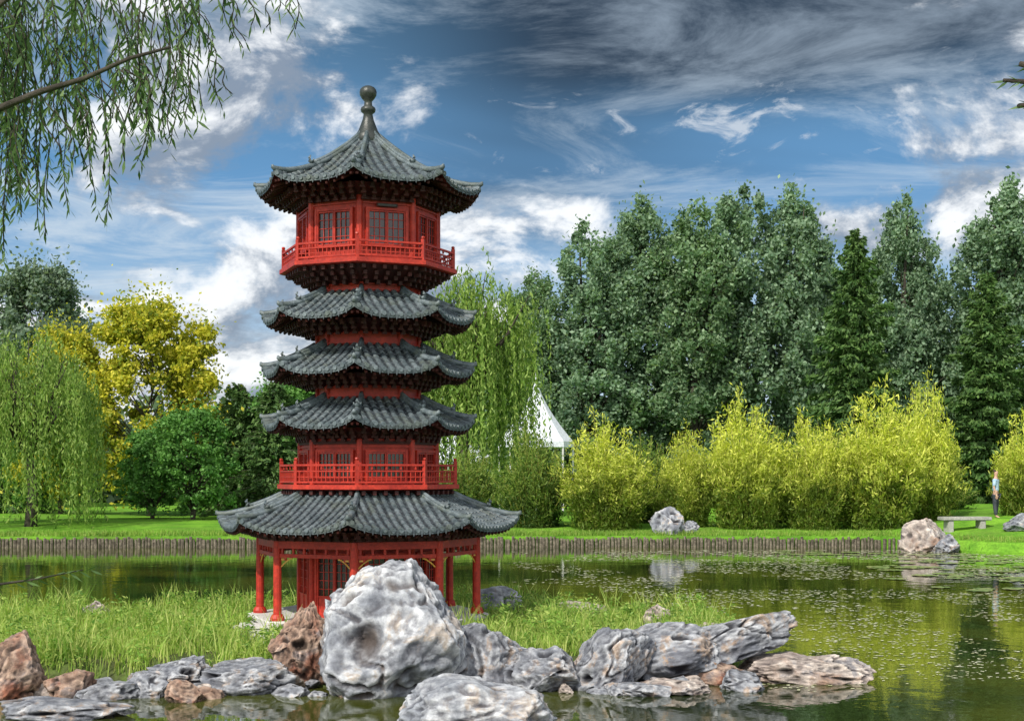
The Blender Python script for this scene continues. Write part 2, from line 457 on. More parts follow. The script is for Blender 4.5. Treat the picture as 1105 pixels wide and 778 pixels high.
# ------------------------------------------------------------------ palisade
mb = MB(); random.seed(3)
sp = [s for s in shore if s[1] > 38 and -30 < s[0] < 13.6]
sp.sort(key=lambda s: s[0])
x = sp[0][0]; i = 0
while x < sp[-1][0] - .2:
    while sp[i + 1][0] < x: i += 1
    t = (x - sp[i][0]) / (sp[i + 1][0] - sp[i][0]); y = sp[i][1] * (1 - t) + sp[i + 1][1] * t
    r = random.uniform(.045, .065); h = random.uniform(.26, .37)
    mb.tube([(x, y - .09, -.3), (x + random.uniform(-.02, .02), y - .09 + random.uniform(-.02, .02), h)], [r, r * .92], 6)
    x += r * 2.15
o = mb.obj('palisade_wall', [WOODM]); thing(o, 'weathered wooden stake palisade holding the pond bank', 'retaining wall')

# ------------------------------------------------------------------ rocks
def rock_mesh(name, seed, size, mat, sub=5, shear=(0, 0), hole=None, strat=0.0, planes=16, groove=1.0, block=0):
    bm = bmesh.new(); bmesh.ops.create_icosphere(bm, subdivisions=sub, radius=1)
    rnd = random.Random(seed); so = Vector((seed * 3.7, seed * 1.3, -seed * 2.1))
    PL = []
    for k in range(planes):
        n = Vector((rnd.gauss(0, 1), rnd.gauss(0, 1), rnd.gauss(0, .8))).normalized(); PL.append((n, rnd.uniform(.74, .98) if block else rnd.uniform(.50, .86)))
    if block:
        PL += [(Vector((.8, -.1, .6)).normalized(), .80), (Vector((-.75, -.2, .62)).normalized(), .92), (Vector((.5, -.6, -.6)).normalized(), .78), (Vector((-.1, -.8, .55)).normalized(), .84), (Vector((.75, -.2, -.62)).normalized(), .82), (Vector((-.85, -.2, -.5)).normalized(), .86)]
    cavs = []
    for v in bm.verts:
        p = v.co.normalized()
        if block:
            sr = (abs(p.x) ** block + abs(p.y) ** block + abs(p.z) ** block) ** (-1 / block)
            r = sr * (1 + .22 * noise.noise(p * 1.3 + so))
        else: r = 1 + .42 * noise.noise(p * 1.3 + so)
        q = p * r
        for n, c in PL:
            cc = c + .05 * noise.noise(q * 2.1 + n * 5)
            d = q.dot(n) - cc
            if d > 0: q -= n * d * .95
        base = q.copy()
        wq = base + Vector((noise.noise(base * 2.2 + so), noise.noise(base * 2.2 - so), noise.noise(base * 2.2 + so * 2))) * .12
        a1 = abs(noise.noise(wq * 1.3 + so * 1.7)); a2 = abs(noise.noise(wq * 3.1 - so))
        msk = min(1, max(0, noise.noise(base * 1.6 - so * 2) * 3 + .5))
        msk2 = min(1, max(0, noise.noise(base * 1.2 + so * 2.6) * 3 + .8))
        g1 = max(0, 1 - a1 / .045) * msk2; g2 = max(0, 1 - a2 / .045) * msk
        pit = max(0, noise.noise(wq * 3.4 + so * 3) - .40) * 2.5
        q -= p * groove * (.14 * g1 ** 1.1 + .06 * g2 + .22 * pit)
        cv = max(g1 ** 1.4 * .9, g2 ** 1.6 * .7, min(1, pit * 2.2)) * min(1, groove)
        if strat > 0:
            a4 = abs(noise.noise(Vector((wq.x * .6, wq.y * .6, wq.z * 3.2)) + so)); g4 = max(0, 1 - a4 / .06)
            q -= p * strat * .10 * g4; cv = max(cv, g4 ** 1.5 * .8 * min(1, strat))
        rid = (1 - abs(noise.noise(base * 3.3 + so * 4)) * 2)
        q += p * (.045 * rid + .045 * noise.noise(base * 4.5 + so) + .032 * noise.noise(base * 10 + so) + .022 * noise.noise(base * 22) + .013 * noise.noise(base * 45))
        X = q.x * size[0]; Y = q.y * size[1]; Z = q.z * size[2]
        X += shear[0] * Z; Y += shear[1] * Z
        if hole:
            for (hx, hz, hr, dep) in hole:
                if Y < .15:
                    dd = math.hypot((X - hx) + .05 * noise.noise(base * 4), (Z - hz) * .8 + .05 * noise.noise(base * 4 + so)) / hr
                    e = math.exp(-(dd ** 2.6)); Y += dep * e
                    cv = max(cv, e * .85 * (dep > .2))  # hollow darkened in the colour to paint in its shade
        v.co = (X, Y, Z); cavs.append(cv * .92)
    me = bpy.data.meshes.new(name); bm.to_mesh(me); bm.free(); me.materials.append(mat)
    at = me.attributes.new('cav', 'FLOAT', 'POINT'); at.data.foreach_set('value', cavs)
    me.polygons.foreach_set('use_smooth', [True] * len(me.polygons)); me.update()
    return me
def rock(loc, size, seed, mat, label, rz=0, ry=0, **kw):
    o = mkobj('rock', rock_mesh('rock', seed, size, mat, **kw), None, loc, rz); o.rotation_euler[1] = R_(ry)
    thing(o, label, 'rock', 'ornamental rocks around the pond'); return o
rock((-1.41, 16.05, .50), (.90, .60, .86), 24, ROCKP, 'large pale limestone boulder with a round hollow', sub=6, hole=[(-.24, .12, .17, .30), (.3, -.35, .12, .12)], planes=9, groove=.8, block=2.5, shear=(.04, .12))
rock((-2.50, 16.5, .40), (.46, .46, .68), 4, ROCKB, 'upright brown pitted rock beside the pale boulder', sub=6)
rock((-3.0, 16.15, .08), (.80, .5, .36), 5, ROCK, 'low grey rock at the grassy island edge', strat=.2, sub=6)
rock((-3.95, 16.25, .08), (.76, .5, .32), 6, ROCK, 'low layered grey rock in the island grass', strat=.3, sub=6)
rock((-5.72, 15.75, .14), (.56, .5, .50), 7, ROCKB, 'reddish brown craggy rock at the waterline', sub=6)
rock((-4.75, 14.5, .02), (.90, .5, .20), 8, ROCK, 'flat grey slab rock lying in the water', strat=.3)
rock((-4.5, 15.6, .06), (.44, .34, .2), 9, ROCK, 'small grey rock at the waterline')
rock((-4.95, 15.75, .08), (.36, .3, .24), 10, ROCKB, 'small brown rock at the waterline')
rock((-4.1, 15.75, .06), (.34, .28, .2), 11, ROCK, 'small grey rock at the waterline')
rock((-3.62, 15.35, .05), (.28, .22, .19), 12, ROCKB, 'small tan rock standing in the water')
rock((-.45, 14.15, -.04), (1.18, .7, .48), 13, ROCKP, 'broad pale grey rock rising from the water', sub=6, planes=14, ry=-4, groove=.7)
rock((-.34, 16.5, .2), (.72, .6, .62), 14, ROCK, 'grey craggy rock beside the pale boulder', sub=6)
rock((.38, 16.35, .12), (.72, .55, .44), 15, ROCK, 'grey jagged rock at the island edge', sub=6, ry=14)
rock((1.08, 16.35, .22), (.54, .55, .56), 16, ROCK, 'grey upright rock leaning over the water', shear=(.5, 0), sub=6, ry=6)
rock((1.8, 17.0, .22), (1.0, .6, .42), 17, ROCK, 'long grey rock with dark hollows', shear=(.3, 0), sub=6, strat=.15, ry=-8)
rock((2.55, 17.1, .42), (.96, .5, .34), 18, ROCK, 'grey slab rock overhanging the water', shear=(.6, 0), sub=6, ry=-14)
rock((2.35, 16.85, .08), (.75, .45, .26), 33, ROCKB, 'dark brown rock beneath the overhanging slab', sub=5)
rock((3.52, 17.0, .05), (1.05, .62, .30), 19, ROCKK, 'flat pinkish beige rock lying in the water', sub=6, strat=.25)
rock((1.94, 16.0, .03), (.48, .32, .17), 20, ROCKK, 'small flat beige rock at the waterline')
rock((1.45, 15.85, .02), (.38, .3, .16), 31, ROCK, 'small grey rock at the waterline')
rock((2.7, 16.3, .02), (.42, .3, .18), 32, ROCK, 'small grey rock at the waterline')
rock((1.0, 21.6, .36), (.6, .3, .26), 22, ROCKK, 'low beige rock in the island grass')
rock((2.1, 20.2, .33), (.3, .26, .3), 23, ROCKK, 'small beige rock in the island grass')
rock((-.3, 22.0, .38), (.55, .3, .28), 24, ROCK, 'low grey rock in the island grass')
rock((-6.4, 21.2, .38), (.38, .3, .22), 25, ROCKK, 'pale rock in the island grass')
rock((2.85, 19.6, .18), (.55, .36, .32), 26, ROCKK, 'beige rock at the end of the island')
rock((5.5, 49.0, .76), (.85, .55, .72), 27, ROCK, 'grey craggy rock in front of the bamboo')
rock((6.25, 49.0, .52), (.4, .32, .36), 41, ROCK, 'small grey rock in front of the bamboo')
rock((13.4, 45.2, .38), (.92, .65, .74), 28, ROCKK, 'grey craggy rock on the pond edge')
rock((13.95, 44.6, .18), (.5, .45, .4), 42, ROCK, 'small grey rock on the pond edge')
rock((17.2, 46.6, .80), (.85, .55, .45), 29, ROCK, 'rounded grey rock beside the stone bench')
pebs = [rock_mesh('pebble', 50 + k, (.19, .16, .11), [ROCK, ROCK, ROCKK, ROCKB][k % 4], sub=4) for k in range(6)]
random.seed(8)
for k in range(42):
    x = random.uniform(-5.4, 3.0); y = 16.0 + random.uniform(-.35, .35) + (.5 if x > 1.5 else 0)
    o = mkobj('shore_stone', pebs[k % 6], None, (x, y, .0 + random.uniform(0, .05)), random.uniform(0, 6))
    s = random.uniform(.5, 1.4); o.scale = (s * 1.3, s, s * .9)
    thing(o, 'small stone on the muddy island shore', 'stone', 'small stones along the island shore')

# ------------------------------------------------------------------ pagoda
pag = empty('pagoda', (PX, PY, 0), R_(-1))
thing(pag, 'red octagonal seven-tiered pagoda with grey tiled roofs on a stone base', 'pagoda')
def fm(k, ap=0): return Matrix.Rotation(R_(22.5 + 45 * k), 4, 'Z') @ Matrix.Translation((0, -ap, 0))
def roof(Rin, Rout, zin, zed, ztip, curve, brk, per=.112, name='roof'):
    ain, aout = Rin * C8, Rout * C8
    def zb(a):
        t = (a - ain) / (aout - ain); return zed + (zin - zed) * (max(0, 1 - t) ** curve)
    def lift(a, l):
        t = max(0, (a - ain) / (aout - ain)); q = min(1, abs(l) / (a * T8 + 1e-9)); return (ztip - zed) * (q ** 3.0) * t ** 1.6
    mb = MB()
    hw = aout * T8; npd = max(3, round(2 * hw / per)); pr = 2 * hw / npd
    us = [-.5, -.34, -.28, -.16, 0, .16, .28, .34]
    ls = []; hs = []
    for i in range(npd):
        for u in us:
            ls.append(-hw + (i + .5 + u) * pr)
            hs.append(.032 * math.sqrt(max(0, 1 - (u / .34) ** 2)) if abs(u) < .34 else 0)
    ls.append(hw); hs.append(0)
    nrow = max(4, round((aout - ain) / .11)); rows = []
    for i in range(nrow):
        a0 = ain + (aout - ain) * i / nrow; a1 = ain + (aout - ain) * (i + 1) / nrow
        rows += [(a0 + .001, 0.0), (a1 - .001, .012)]
    nr = len(rows)
    for k in range(8):
        mb.X = fm(k)
        vs = []; fs = []
        for (l, h) in zip(ls, hs):
            for (a, st) in rows:
                aa = max(a, abs(l) / T8); aa = min(aa, aout)
                vs.append((l, -aa, zb(aa) + lift(aa, l) + h + st))
            vs.append((l, -aout, zb(aout) + lift(aout, l) - .045))
        n1 = nr + 1
        for i in range(len(ls) - 1):
            for j in range(nr):
                A, B, C, D = i * n1 + j, (i + 1) * n1 + j, (i + 1) * n1 + j + 1, i * n1 + j + 1
                if vs[A] == vs[D] and vs[B] == vs[C]: continue
                fs.append((A, D, C, B))
        mb.add(vs, fs, 0)
        vs = []; fs = []
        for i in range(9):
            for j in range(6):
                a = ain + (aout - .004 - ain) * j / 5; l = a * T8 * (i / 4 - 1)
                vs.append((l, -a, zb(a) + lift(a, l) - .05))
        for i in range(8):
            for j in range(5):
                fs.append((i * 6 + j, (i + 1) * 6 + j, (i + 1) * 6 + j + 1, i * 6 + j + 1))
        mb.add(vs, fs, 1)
        for i in range(npd):
            l = -hw + (i + .5) * pr; z = zb(aout) + lift(aout, l)
            n = 8; vs = [(l + .032 * math.cos(2 * math.pi * q / n), -aout + dy, z + .008 + .032 * math.sin(2 * math.pi * q / n)) for dy in (.04, -.018) for q in range(n)]
            mb.add(vs, [(q, (q + 1) % n, n + (q + 1) % n, n + q) for q in range(n)] + [tuple(range(n, 2 * n))], 0)
            if i < npd - 1:
                l2 = l + pr / 2; z2 = zb(aout) + lift(aout, l2)
                mb.add([(l2 - .028, -aout - .008, z2), (l2 + .028, -aout - .008, z2), (l2, -aout - .008, z2 - .075)], [(0, 2, 1)], 0)
            a0 = max(brk[0][0] * C8, abs(l) / T8 + .01)
            if a0 < aout - .06:
                a1 = aout - .03
                mb.tube([(l, -a0, zb(a0) + lift(a0, l) - .08), (l, -a1, zb(a1) + lift(a1, l) - .085)], .022, 4, 1)
    mb.X = Matrix.Identity(4)
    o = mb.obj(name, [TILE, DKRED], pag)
    rb = MB(); pts = []; N = 12
    for i in range(N + 1):
        d = Rin + (Rout - .02 - Rin) * i / N; a = d * C8
        pts.append((0, -d, zb(a) + lift(a, a * T8) + .035))
    e = pts[-1]
    pts += [(0, e[1] - .035, e[2] + .02), (0, e[1] - .045, e[2] + .05)]
    rb.tube(pts, [.042] * (N + 1) + [.032, .012], 6)
    pts2 = [(p[0], p[1], p[2] + .04) for p in pts[:8]]
    rb.tube(pts2, [.03] * 8, 6)
    o1 = pts2[-1]
    rb.tube([o1, (0, o1[1] - .04, o1[2] + .02), (0, o1[1] - .05, o1[2] + .06), (0, o1[1] - .03, o1[2] + .10)], [.032, .032, .022, .008], 6)
    rb.tube([(-.035, o1[1] - .01, o1[2] + .01), (-.055, o1[1] - .015, o1[2] + .05)], [.016, .006], 5)
    rb.tube([(.035, o1[1] - .01, o1[2] + .01), (.055, o1[1] - .015, o1[2] + .05)], [.016, .006], 5)
    me = rb.mesh('ridge', [TILE], True)
    for k in range(8): mkobj('ridge', me, o, None, R_(45 * k))
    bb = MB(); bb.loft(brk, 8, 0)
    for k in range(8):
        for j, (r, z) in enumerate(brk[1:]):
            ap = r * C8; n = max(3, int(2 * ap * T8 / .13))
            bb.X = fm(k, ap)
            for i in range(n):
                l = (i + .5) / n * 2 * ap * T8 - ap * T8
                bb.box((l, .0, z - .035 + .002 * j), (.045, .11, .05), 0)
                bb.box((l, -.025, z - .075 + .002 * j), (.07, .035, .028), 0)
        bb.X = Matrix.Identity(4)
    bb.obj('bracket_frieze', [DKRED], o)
    return o
mb = MB(); mb.loft([(1.70, -.1), (1.70, .40), (1.66, .41), (1.66, .44), (1.74, .45), (1.74, .5), (1.72, .515)], 8); mb.obj('stone_platform', [STONE], pag)
mb = MB()
mb.box((-1.28, -1.46, .19), (.56, .42, .56)); mb.box((-1.28, -1.46, .487), (.61, .46, .03)); mb.obj('stone_step', [STONE], pag)
mb = MB(); mb.loft([(.1, .51), (.1, .55), (.075, .6), (.058, .605), (.056, 1.6)], 12, 0)
me = mb.mesh('column', [RED], False)
for k in range(8):
    a = R_(45 * k); mkobj('column', me, pag, (1.56 * math.sin(a), -1.56 * math.cos(a), 0))
mb = MB(); ap = 1.56 * C8; L = 2 * ap * T8
for k in range(8):
    mb.X = fm(k, ap)
    mb.box((0, 0, 1.55), (L - .08, .07, .10), 0)
    mb.box((0, 0, 1.40), (L - .08, .045, .05), 0)
    for i in range(7): mb.box((-L / 2 + L * (i + .5) / 7, 0, 1.4625), (.03, .03, .07), 0)
    for s in (-1, 1):
        x0 = s * (L / 2 - .06)
        pts = [(x0 - s * .18 * (q / 6), 0, 1.368 - .12 * (1 - q / 6) ** 1.6) for q in range(7)]
        mb.tube(pts, .010, 5, 1)
        mb.box((x0 - s * .045, 0, 1.352), (.09, .02, .036), 0)
        mb.box((x0 - s * .035, -.013, 1.35), (.05, .006, .022), 1)
mb.X = Matrix.Identity(4)
mb.loft([(1.62, 1.605), (1.62, 1.66), (1.5, 1.665), (1.5, 1.72)], 8, 2)
mb.obj('beam_frame', [RED, GOLD, DKRED], pag)
def lattice(w, h, cols, rows, leafs=2, sill=0):
    mb = MB()
    mb.box((0, .02, h / 2), (w - .01, .012, h - .01), 1)
    fwid = .032
    for s in (-1, 1): mb.box((s * (w / 2 - fwid / 2), -.005, h / 2), (fwid, .05, h), 0)
    for z in (fwid / 2, h - fwid / 2): mb.box((0, -.003, z), (w - 2 * fwid - .002, .046, fwid), 0)
    lw = (w - 2 * fwid) / leafs
    for q in range(leafs):
        cx = -w / 2 + fwid + lw * (q + .5)
        for s in (-1, 1): mb.box((cx + s * (lw / 2 - .011), 0, h / 2), (.018, .036, h - 2 * fwid - .004), 0)
        z0 = fwid + sill
        if sill > 0: mb.box((cx, .004, fwid + sill / 2), (lw - .05, .02, sill), 0)
        zt = h - fwid; iw = lw - .04
        for z in (z0 + .012, zt - .014): mb.box((cx, .001, z), (iw, .03, .018), 0)
        for i in range(1, cols): mb.box((cx - iw / 2 + iw * i / cols, .006, (z0 + zt) / 2), (.008, .014, zt - z0 - .03), 0)
        for i in range(1, rows): mb.box((cx, .007, z0 + (zt - z0) * i / rows), (iw, .010, .008), 0)
    return mb
def storey(R, z0, z1, wname, wmesh, wz, name='storey_wall'):
    mb = MB(); mb.loft([(R, z0), (R, z1)], 8, 0)
    for k in range(8):
        a = R_(45 * k); mb.loft([(.045, z0), (.045, z1 - .02)], 8, 0, True, (R + .005) * math.sin(a), -(R + .005) * math.cos(a))
        mb.X = fm(k, R * C8)
        wdt = 2 * R * C8 * T8
        mb.box((0, -.012, z1 - .06), (wdt - .05, .05, .04), 1)
        mb.box((0, -.010, z1 - .115), (wdt - .06, .03, .02), 0)
        mb.X = Matrix.Identity(4)
    o = mb.obj(name, [RED, DKRED], pag)
    for k in range(8):
        w = mkobj(wname, wmesh, o); w.matrix_local = fm(k, R * C8 + .025) @ Matrix.Translation((0, 0, wz))
    return o
wm = lattice(.62, .9, 3, 5, 2, .25).mesh('door', [RED, GLASS])
storey(.98, .51, 1.66, 'lattice_door', wm, .52, 'ground_storey_wall')
wm = lattice(.60, .54, 3, 4, 2, .0).mesh('window', [RED, GLASS])
storey(.99, 5.42, 6.34, 'window', wm, 5.62, 'upper_storey_wall')
wm = lattice(.60, .42, 4, 3, 2, .0).mesh('window', [RED, GLASS])
storey(.97, 2.35, 3.0, 'window', wm, 2.42, 'middle_storey_wall')
mb = MB(); mb.box((0, 0, 0), (.3, .02, .045), 0); mb.box((0, -.011, 0), (.26, .004, .025), 1)
o = mb.obj('plaque', [DKRED, FIN], pag); o.matrix_local = fm(0, .99 * C8 + .05) @ Matrix.Translation((0, 0, 6.198))
for (z0, z1) in ((4.72, 5.2), (3.98, 4.53), (3.24, 3.79)):
    mb = MB(); mb.loft([(.72, z0), (.72, z1)], 8, 0)
    for z in (z0 + .36, z1 - .05): mb.loft([(.745, z - .012), (.745, z + .012)], 8, 0)
    for k in range(8):
        a = R_(45 * k); mb.loft([(.035, z0 + .3), (.035, z1)], 8, 0, True, .73 * math.sin(a), -.73 * math.cos(a))
    mb.obj('neck_wall', [RED, DKRED], pag)
def balcony(R, zf, zt, brk):
    mb = MB(); mb.loft([(R + .02, zf - .07), (R + .05, zf - .06), (R + .05, zf)], 8, 0)
    mb.loft(brk, 8, 1)
    for k in range(8):
        for j, (r, z) in enumerate(brk[1:]):
            ap = r * C8; n = max(3, int(2 * ap * T8 / .14)); mb.X = fm(k, ap)
            for i in range(n):
                l = (i + .5) / n * 2 * ap * T8 - ap * T8
                mb.box((l, 0, z - .04 + .002 * j), (.05, .09, .055), 1)
        mb.X = Matrix.Identity(4)
    o = mb.obj('balcony', [RED, DKRED], pag)
    rb = MB(); ap = R * C8; L = 2 * ap * T8; h = zt - zf
    rb.box((0, 0, h - .012), (L - .03, .035, .026)); rb.box((0, 0, h * .66), (L - .03, .022, .018)); rb.box((0, 0, .035), (L - .03, .026, .024))
    n = 14
    for i in range(1, n):
        x = -L / 2 + L * i / n; rb.box((x, 0, h * .66 * .5 + .015), (.011, .012, h * .66 - .03))
        if i % 3 == 0: rb.box((x, 0, h * .83), (.024, .018, h * .34 - .04))
    rb.box((0, 0, h * .38), (L - .04, .009, .011))
    rb.box((-L / 2, .008, h * .5 + .02), (.045, .045, h + .06))
    rb.loft([(.018, h + .05), (.028, h + .07), (.02, h + .09)], 6, 0, True, -L / 2, .008)
    me = rb.mesh('railing', [RED])
    for k in range(8):
        q = mkobj('railing', me, o); q.matrix_local = fm(k, ap) @ Matrix.Translation((0, 0, zf + .002))
balcony(1.23, 5.44, 5.68, [(.74, 5.16), (.84, 5.20), (.94, 5.25), (1.04, 5.30), (1.16, 5.368)])
balcony(1.26, 2.36, 2.64, [(1.0, 2.2), (1.12, 2.25), (1.22, 2.288)])
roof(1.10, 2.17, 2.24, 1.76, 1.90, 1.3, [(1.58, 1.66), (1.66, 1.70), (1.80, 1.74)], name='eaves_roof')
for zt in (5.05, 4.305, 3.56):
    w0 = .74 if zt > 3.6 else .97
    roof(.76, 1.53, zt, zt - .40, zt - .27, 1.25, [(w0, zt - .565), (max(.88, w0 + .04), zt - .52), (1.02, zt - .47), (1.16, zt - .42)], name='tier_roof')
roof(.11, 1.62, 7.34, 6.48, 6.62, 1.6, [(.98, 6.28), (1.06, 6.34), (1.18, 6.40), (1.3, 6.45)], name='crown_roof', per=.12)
mb = MB(); mb.loft([(.19, 7.2), (.20, 7.34), (.17, 7.39), (.14, 7.44), (.11, 7.52), (.08, 7.60), (.065, 7.68), (.10, 7.71), (.11, 7.74), (.10, 7.77), (.06, 7.80), (.055, 7.86), (.09, 7.90), (.12, 7.95), (.125, 7.99), (.115, 8.03), (.09, 8.06), (.05, 8.08), (.01, 8.09)], 20)
mb.obj('finial', [FIN], pag, smooth=True)

# ------------------------------------------------------------------ trees
G_TREES = 'tall trees behind the pond'
pop = [make_tree_meshes('poplar', 11 + k, 17.5, 3.6, [L_POP, L_POP2, L_POP][k], .26, 40000) for k in range(3)]
PL_ = [(-1.5, 84, 11.6, .8), (1.2, 82, 14.0, .85), (4.4, 80, 16.6, 1.0), (7.4, 81, 18.0, 1.0), (10.4, 79, 17.4, 1.0), (13.6, 81, 19.0, 1.0), (16.8, 82, 18.9, .95), (19.6, 86, 15.6, .95), (23.0, 82, 18.6, .85), (28.4, 80, 18.9, 1.1), (33, 80, 18, 1.1), (25.8, 88, 15, .9)]
for i, (x, y, h, r) in enumerate(PL_):
    place_tree('poplar_tree', pop[i % 3], (x, y, .5), i * 1.3, (r, r, h / 17.5), 'tall grey-green poplar with a full leafy crown', 'tree', G_TREES)
con = make_tree_meshes('conifer', 31, 14.3, 3.3, L_CON, .30, 42000)
place_tree('larch_tree', con, (17.3, 70, .6), 0, 1, 'dark green conifer with drooping branches', 'tree', G_TREES)
place_tree('larch_tree', con, (23.6, 69, .6), 2, (.95, .95, .84), 'shorter dark conifer with drooping branches', 'tree', G_TREES)
place_tree('larch_tree', con, (27.4, 70, .6), 4, (1, 1, .95), 'dark green conifer beside the bamboo', 'tree', G_TREES)
gre = make_tree_meshes('broad', 41, 13.6, 3.6, L_GREY, .27, 30000)
place_tree('deciduous_tree', gre, (-27.2, 80, .5), 0, 1, 'grey-green deciduous tree behind the lawn', 'tree', G_TREES)
place_tree('deciduous_tree', gre, (-32.5, 82, .5), 2, 1, 'grey-green deciduous tree behind the lawn', 'tree', G_TREES)
yel = make_tree_meshes('broad', 43, 9.3, 3.0, L_YEL, .2, 36000)
place_tree('golden_tree', yel, (-16.1, 62, .6), 0, 1, 'golden yellow leaved tree on the lawn', 'tree')
place_tree('golden_tree', yel, (-20.4, 63, .6), 2, (.8, .8, .88), 'golden yellow tree behind the willow', 'tree')
grn = make_tree_meshes('broad', 47, 4.6, 1.7, L_GRN, .16, 16000)
for x, y, s, r in [(-12.9, 56, .95, 0), (-14.6, 56.5, .78, 2), (-9.4, 62, 1.3, 4), (-6.5, 64, 1.2, 1), (-11, 68, 1.3, 3), (-22, 64, .8, 5), (-5, 60, .8, 2.2)]:
    place_tree('small_tree', grn, (x, y, .6), r, s, 'small round green tree on the lawn', 'tree', 'small green trees on the lawn')
pin = make_tree_meshes('conifer', 51, 6.6, 2.1, L_CON, .22, 16000)
for x, y, s, r in [(-12.2, 62, .9, 0), (-10.2, 60, .9, 2), (-24, 66, .9, 1), (-8, 66, 1.0, 4)]:
    place_tree('pine_tree', pin, (x, y, .6), r, (s * 1.25, s * 1.25, s), 'dark green pine at the edge of the lawn', 'tree', 'dark pines around the lawn')
wil = make_tree_meshes('willow', 61, 7.2, 2.6, L_WIL, .19, ns=620)
place_tree('willow_tree', wil, (-17.9, 51.6, .4), 0, 1, 'weeping willow trailing long strands to the pond bank', 'tree')
wil2 = make_tree_meshes('willow', 62, 11.3, 2.9, L_WIL, .24, ns=560)
place_tree('willow_tree', wil2, (-2.1, 60, .5), 1, 1, 'tall weeping willow behind the pagoda', 'tree')
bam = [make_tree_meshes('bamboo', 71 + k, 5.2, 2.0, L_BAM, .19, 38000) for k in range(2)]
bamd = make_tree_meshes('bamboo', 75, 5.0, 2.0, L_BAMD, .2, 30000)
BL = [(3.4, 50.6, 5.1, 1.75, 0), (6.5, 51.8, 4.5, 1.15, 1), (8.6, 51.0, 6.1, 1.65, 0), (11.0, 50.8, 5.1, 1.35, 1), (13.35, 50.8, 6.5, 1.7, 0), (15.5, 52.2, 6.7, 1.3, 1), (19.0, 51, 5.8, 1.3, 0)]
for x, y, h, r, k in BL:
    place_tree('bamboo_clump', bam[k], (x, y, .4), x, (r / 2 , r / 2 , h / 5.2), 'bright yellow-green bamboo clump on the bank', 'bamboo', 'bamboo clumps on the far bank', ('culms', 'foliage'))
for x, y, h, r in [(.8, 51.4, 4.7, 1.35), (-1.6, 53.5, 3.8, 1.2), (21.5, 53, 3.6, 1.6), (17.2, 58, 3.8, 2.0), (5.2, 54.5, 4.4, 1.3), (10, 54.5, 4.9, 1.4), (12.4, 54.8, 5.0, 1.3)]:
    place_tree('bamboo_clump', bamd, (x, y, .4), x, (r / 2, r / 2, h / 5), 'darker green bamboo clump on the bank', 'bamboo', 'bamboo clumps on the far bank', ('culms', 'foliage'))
rng = np.random.default_rng(9)
n = 60000
cx = rng.uniform(-60, 60, 400); cy = rng.uniform(92, 112, 400); cz = rng.uniform(.5, 6.5, 400)
idx = rng.integers(0, 400, n)
P = np.stack([cx[idx], cy[idx], cz[idx]], 1) + rng.normal(size=(n, 3)) * np.array([1.5, 1.2, 1.1])
P[:, 2] = np.abs(P[:, 2] - .6) + .6
me = quads_mesh('wood', leaf_verts(P, rng, .75, .5), L_WOOD)
o = mkobj('far_wood', me); thing(o, 'dark green woodland edge beyond the lawn', 'woodland', kind='stuff')

# ------------------------------------------------------------------ near willow over the pond
rng = np.random.default_rng(77); random.seed(77)
near = empty('willow_tree', (-4.3, 6.2, .4))
thing(near, 'near weeping willow whose branches hang over the pond', 'tree')
mb = MB(); ox, oy, oz = -4.3, 6.2, .4
def loc(x, y, z): return (x - ox, y - oy, z - oz)
mb.tube([loc(-4.3, 6.2, -.2), loc(-4.25, 6.2, 1.5), loc(-4.1, 6.1, 3.0), loc(-3.7, 6.1, 3.9)], [.26, .21, .17, .12], 10)
limbs = [
 [(-4.1, 6.1, 3.0), (-3.1, 5.6, 3.72), (-2.35, 5.5, 3.86), (-2.02, 5.45, 3.93), (-1.85, 5.45, 4.00), (-1.68, 5.45, 4.05), (-1.5, 5.45, 4.13), (-1.35, 5.5, 4.19)],
 [(-3.7, 6.1, 3.9), (-2.8, 5.9, 4.1), (-2.3, 5.6, 4.20), (-2.1, 5.5, 4.30), (-1.95, 5.5, 4.42), (-1.8, 5.6, 4.6), (-1.4, 5.9, 4.9)],
 [(-3.7, 6.1, 3.9), (-2.9, 6.4, 4.6), (-2.2, 6.5, 4.85), (-1.5, 6.5, 4.95), (-.9, 6.4, 4.9)],
 [(-3.7, 6.1, 3.9), (-3.0, 5.7, 4.5), (-2.4, 5.5, 4.75), (-1.9, 5.6, 4.82)]]
for L_ in limbs:
    n = len(L_); mb.tube([loc(*p) for p in L_], [.020 * (1 - i / n) ** 1.0 + .003 for i in range(n)], 6)
P = []; A = []
def strand(x, y, z0, z1, dx):
    L = z0 - z1; m = max(6, int(L / .017)); s = np.linspace(0, 1, m)
    yy = random.uniform(-.12, .12)
    X = x + dx * (s ** .7) + .02 * np.sin(s * 7 + x * 9); Z = z0 - L * s ** 1.1; Yv = y + yy * s
    mb.tube([loc(X[i], Yv[i], Z[i]) for i in range(0, m, max(1, m // 8))], .003, 3)
    sd = np.where(np.arange(m) % 2 == 0, 1, -1)
    ang = random.uniform(0, 6.28)
    ax = np.stack([sd * math.cos(ang) * .6, sd * math.sin(ang) * .6, -np.ones(m)], 1) + rng.normal(size=(m, 3)) * .25
    ax = unit(ax)
    pp = np.stack([X - ox, Yv - oy, Z - oz], 1) + ax * .03
    P.append(pp); A.append(ax)
for i in range(260):
    u = random.random() ** 1.2; x = -2.5 + 1.5 * u; y = random.uniform(5.6, 6.8)
    z0 = random.uniform(4.3, 4.98)
    low = 3.64 + .42 * u + .42 * u * u + .25 * math.sin(x * 9.0)
    z1 = z0 - (z0 - low) * random.uniform(.2, 1.0) ** 1.15
    if z0 - z1 < .15: continue
    strand(x, y, z0, z1, random.uniform(-.05, .12))
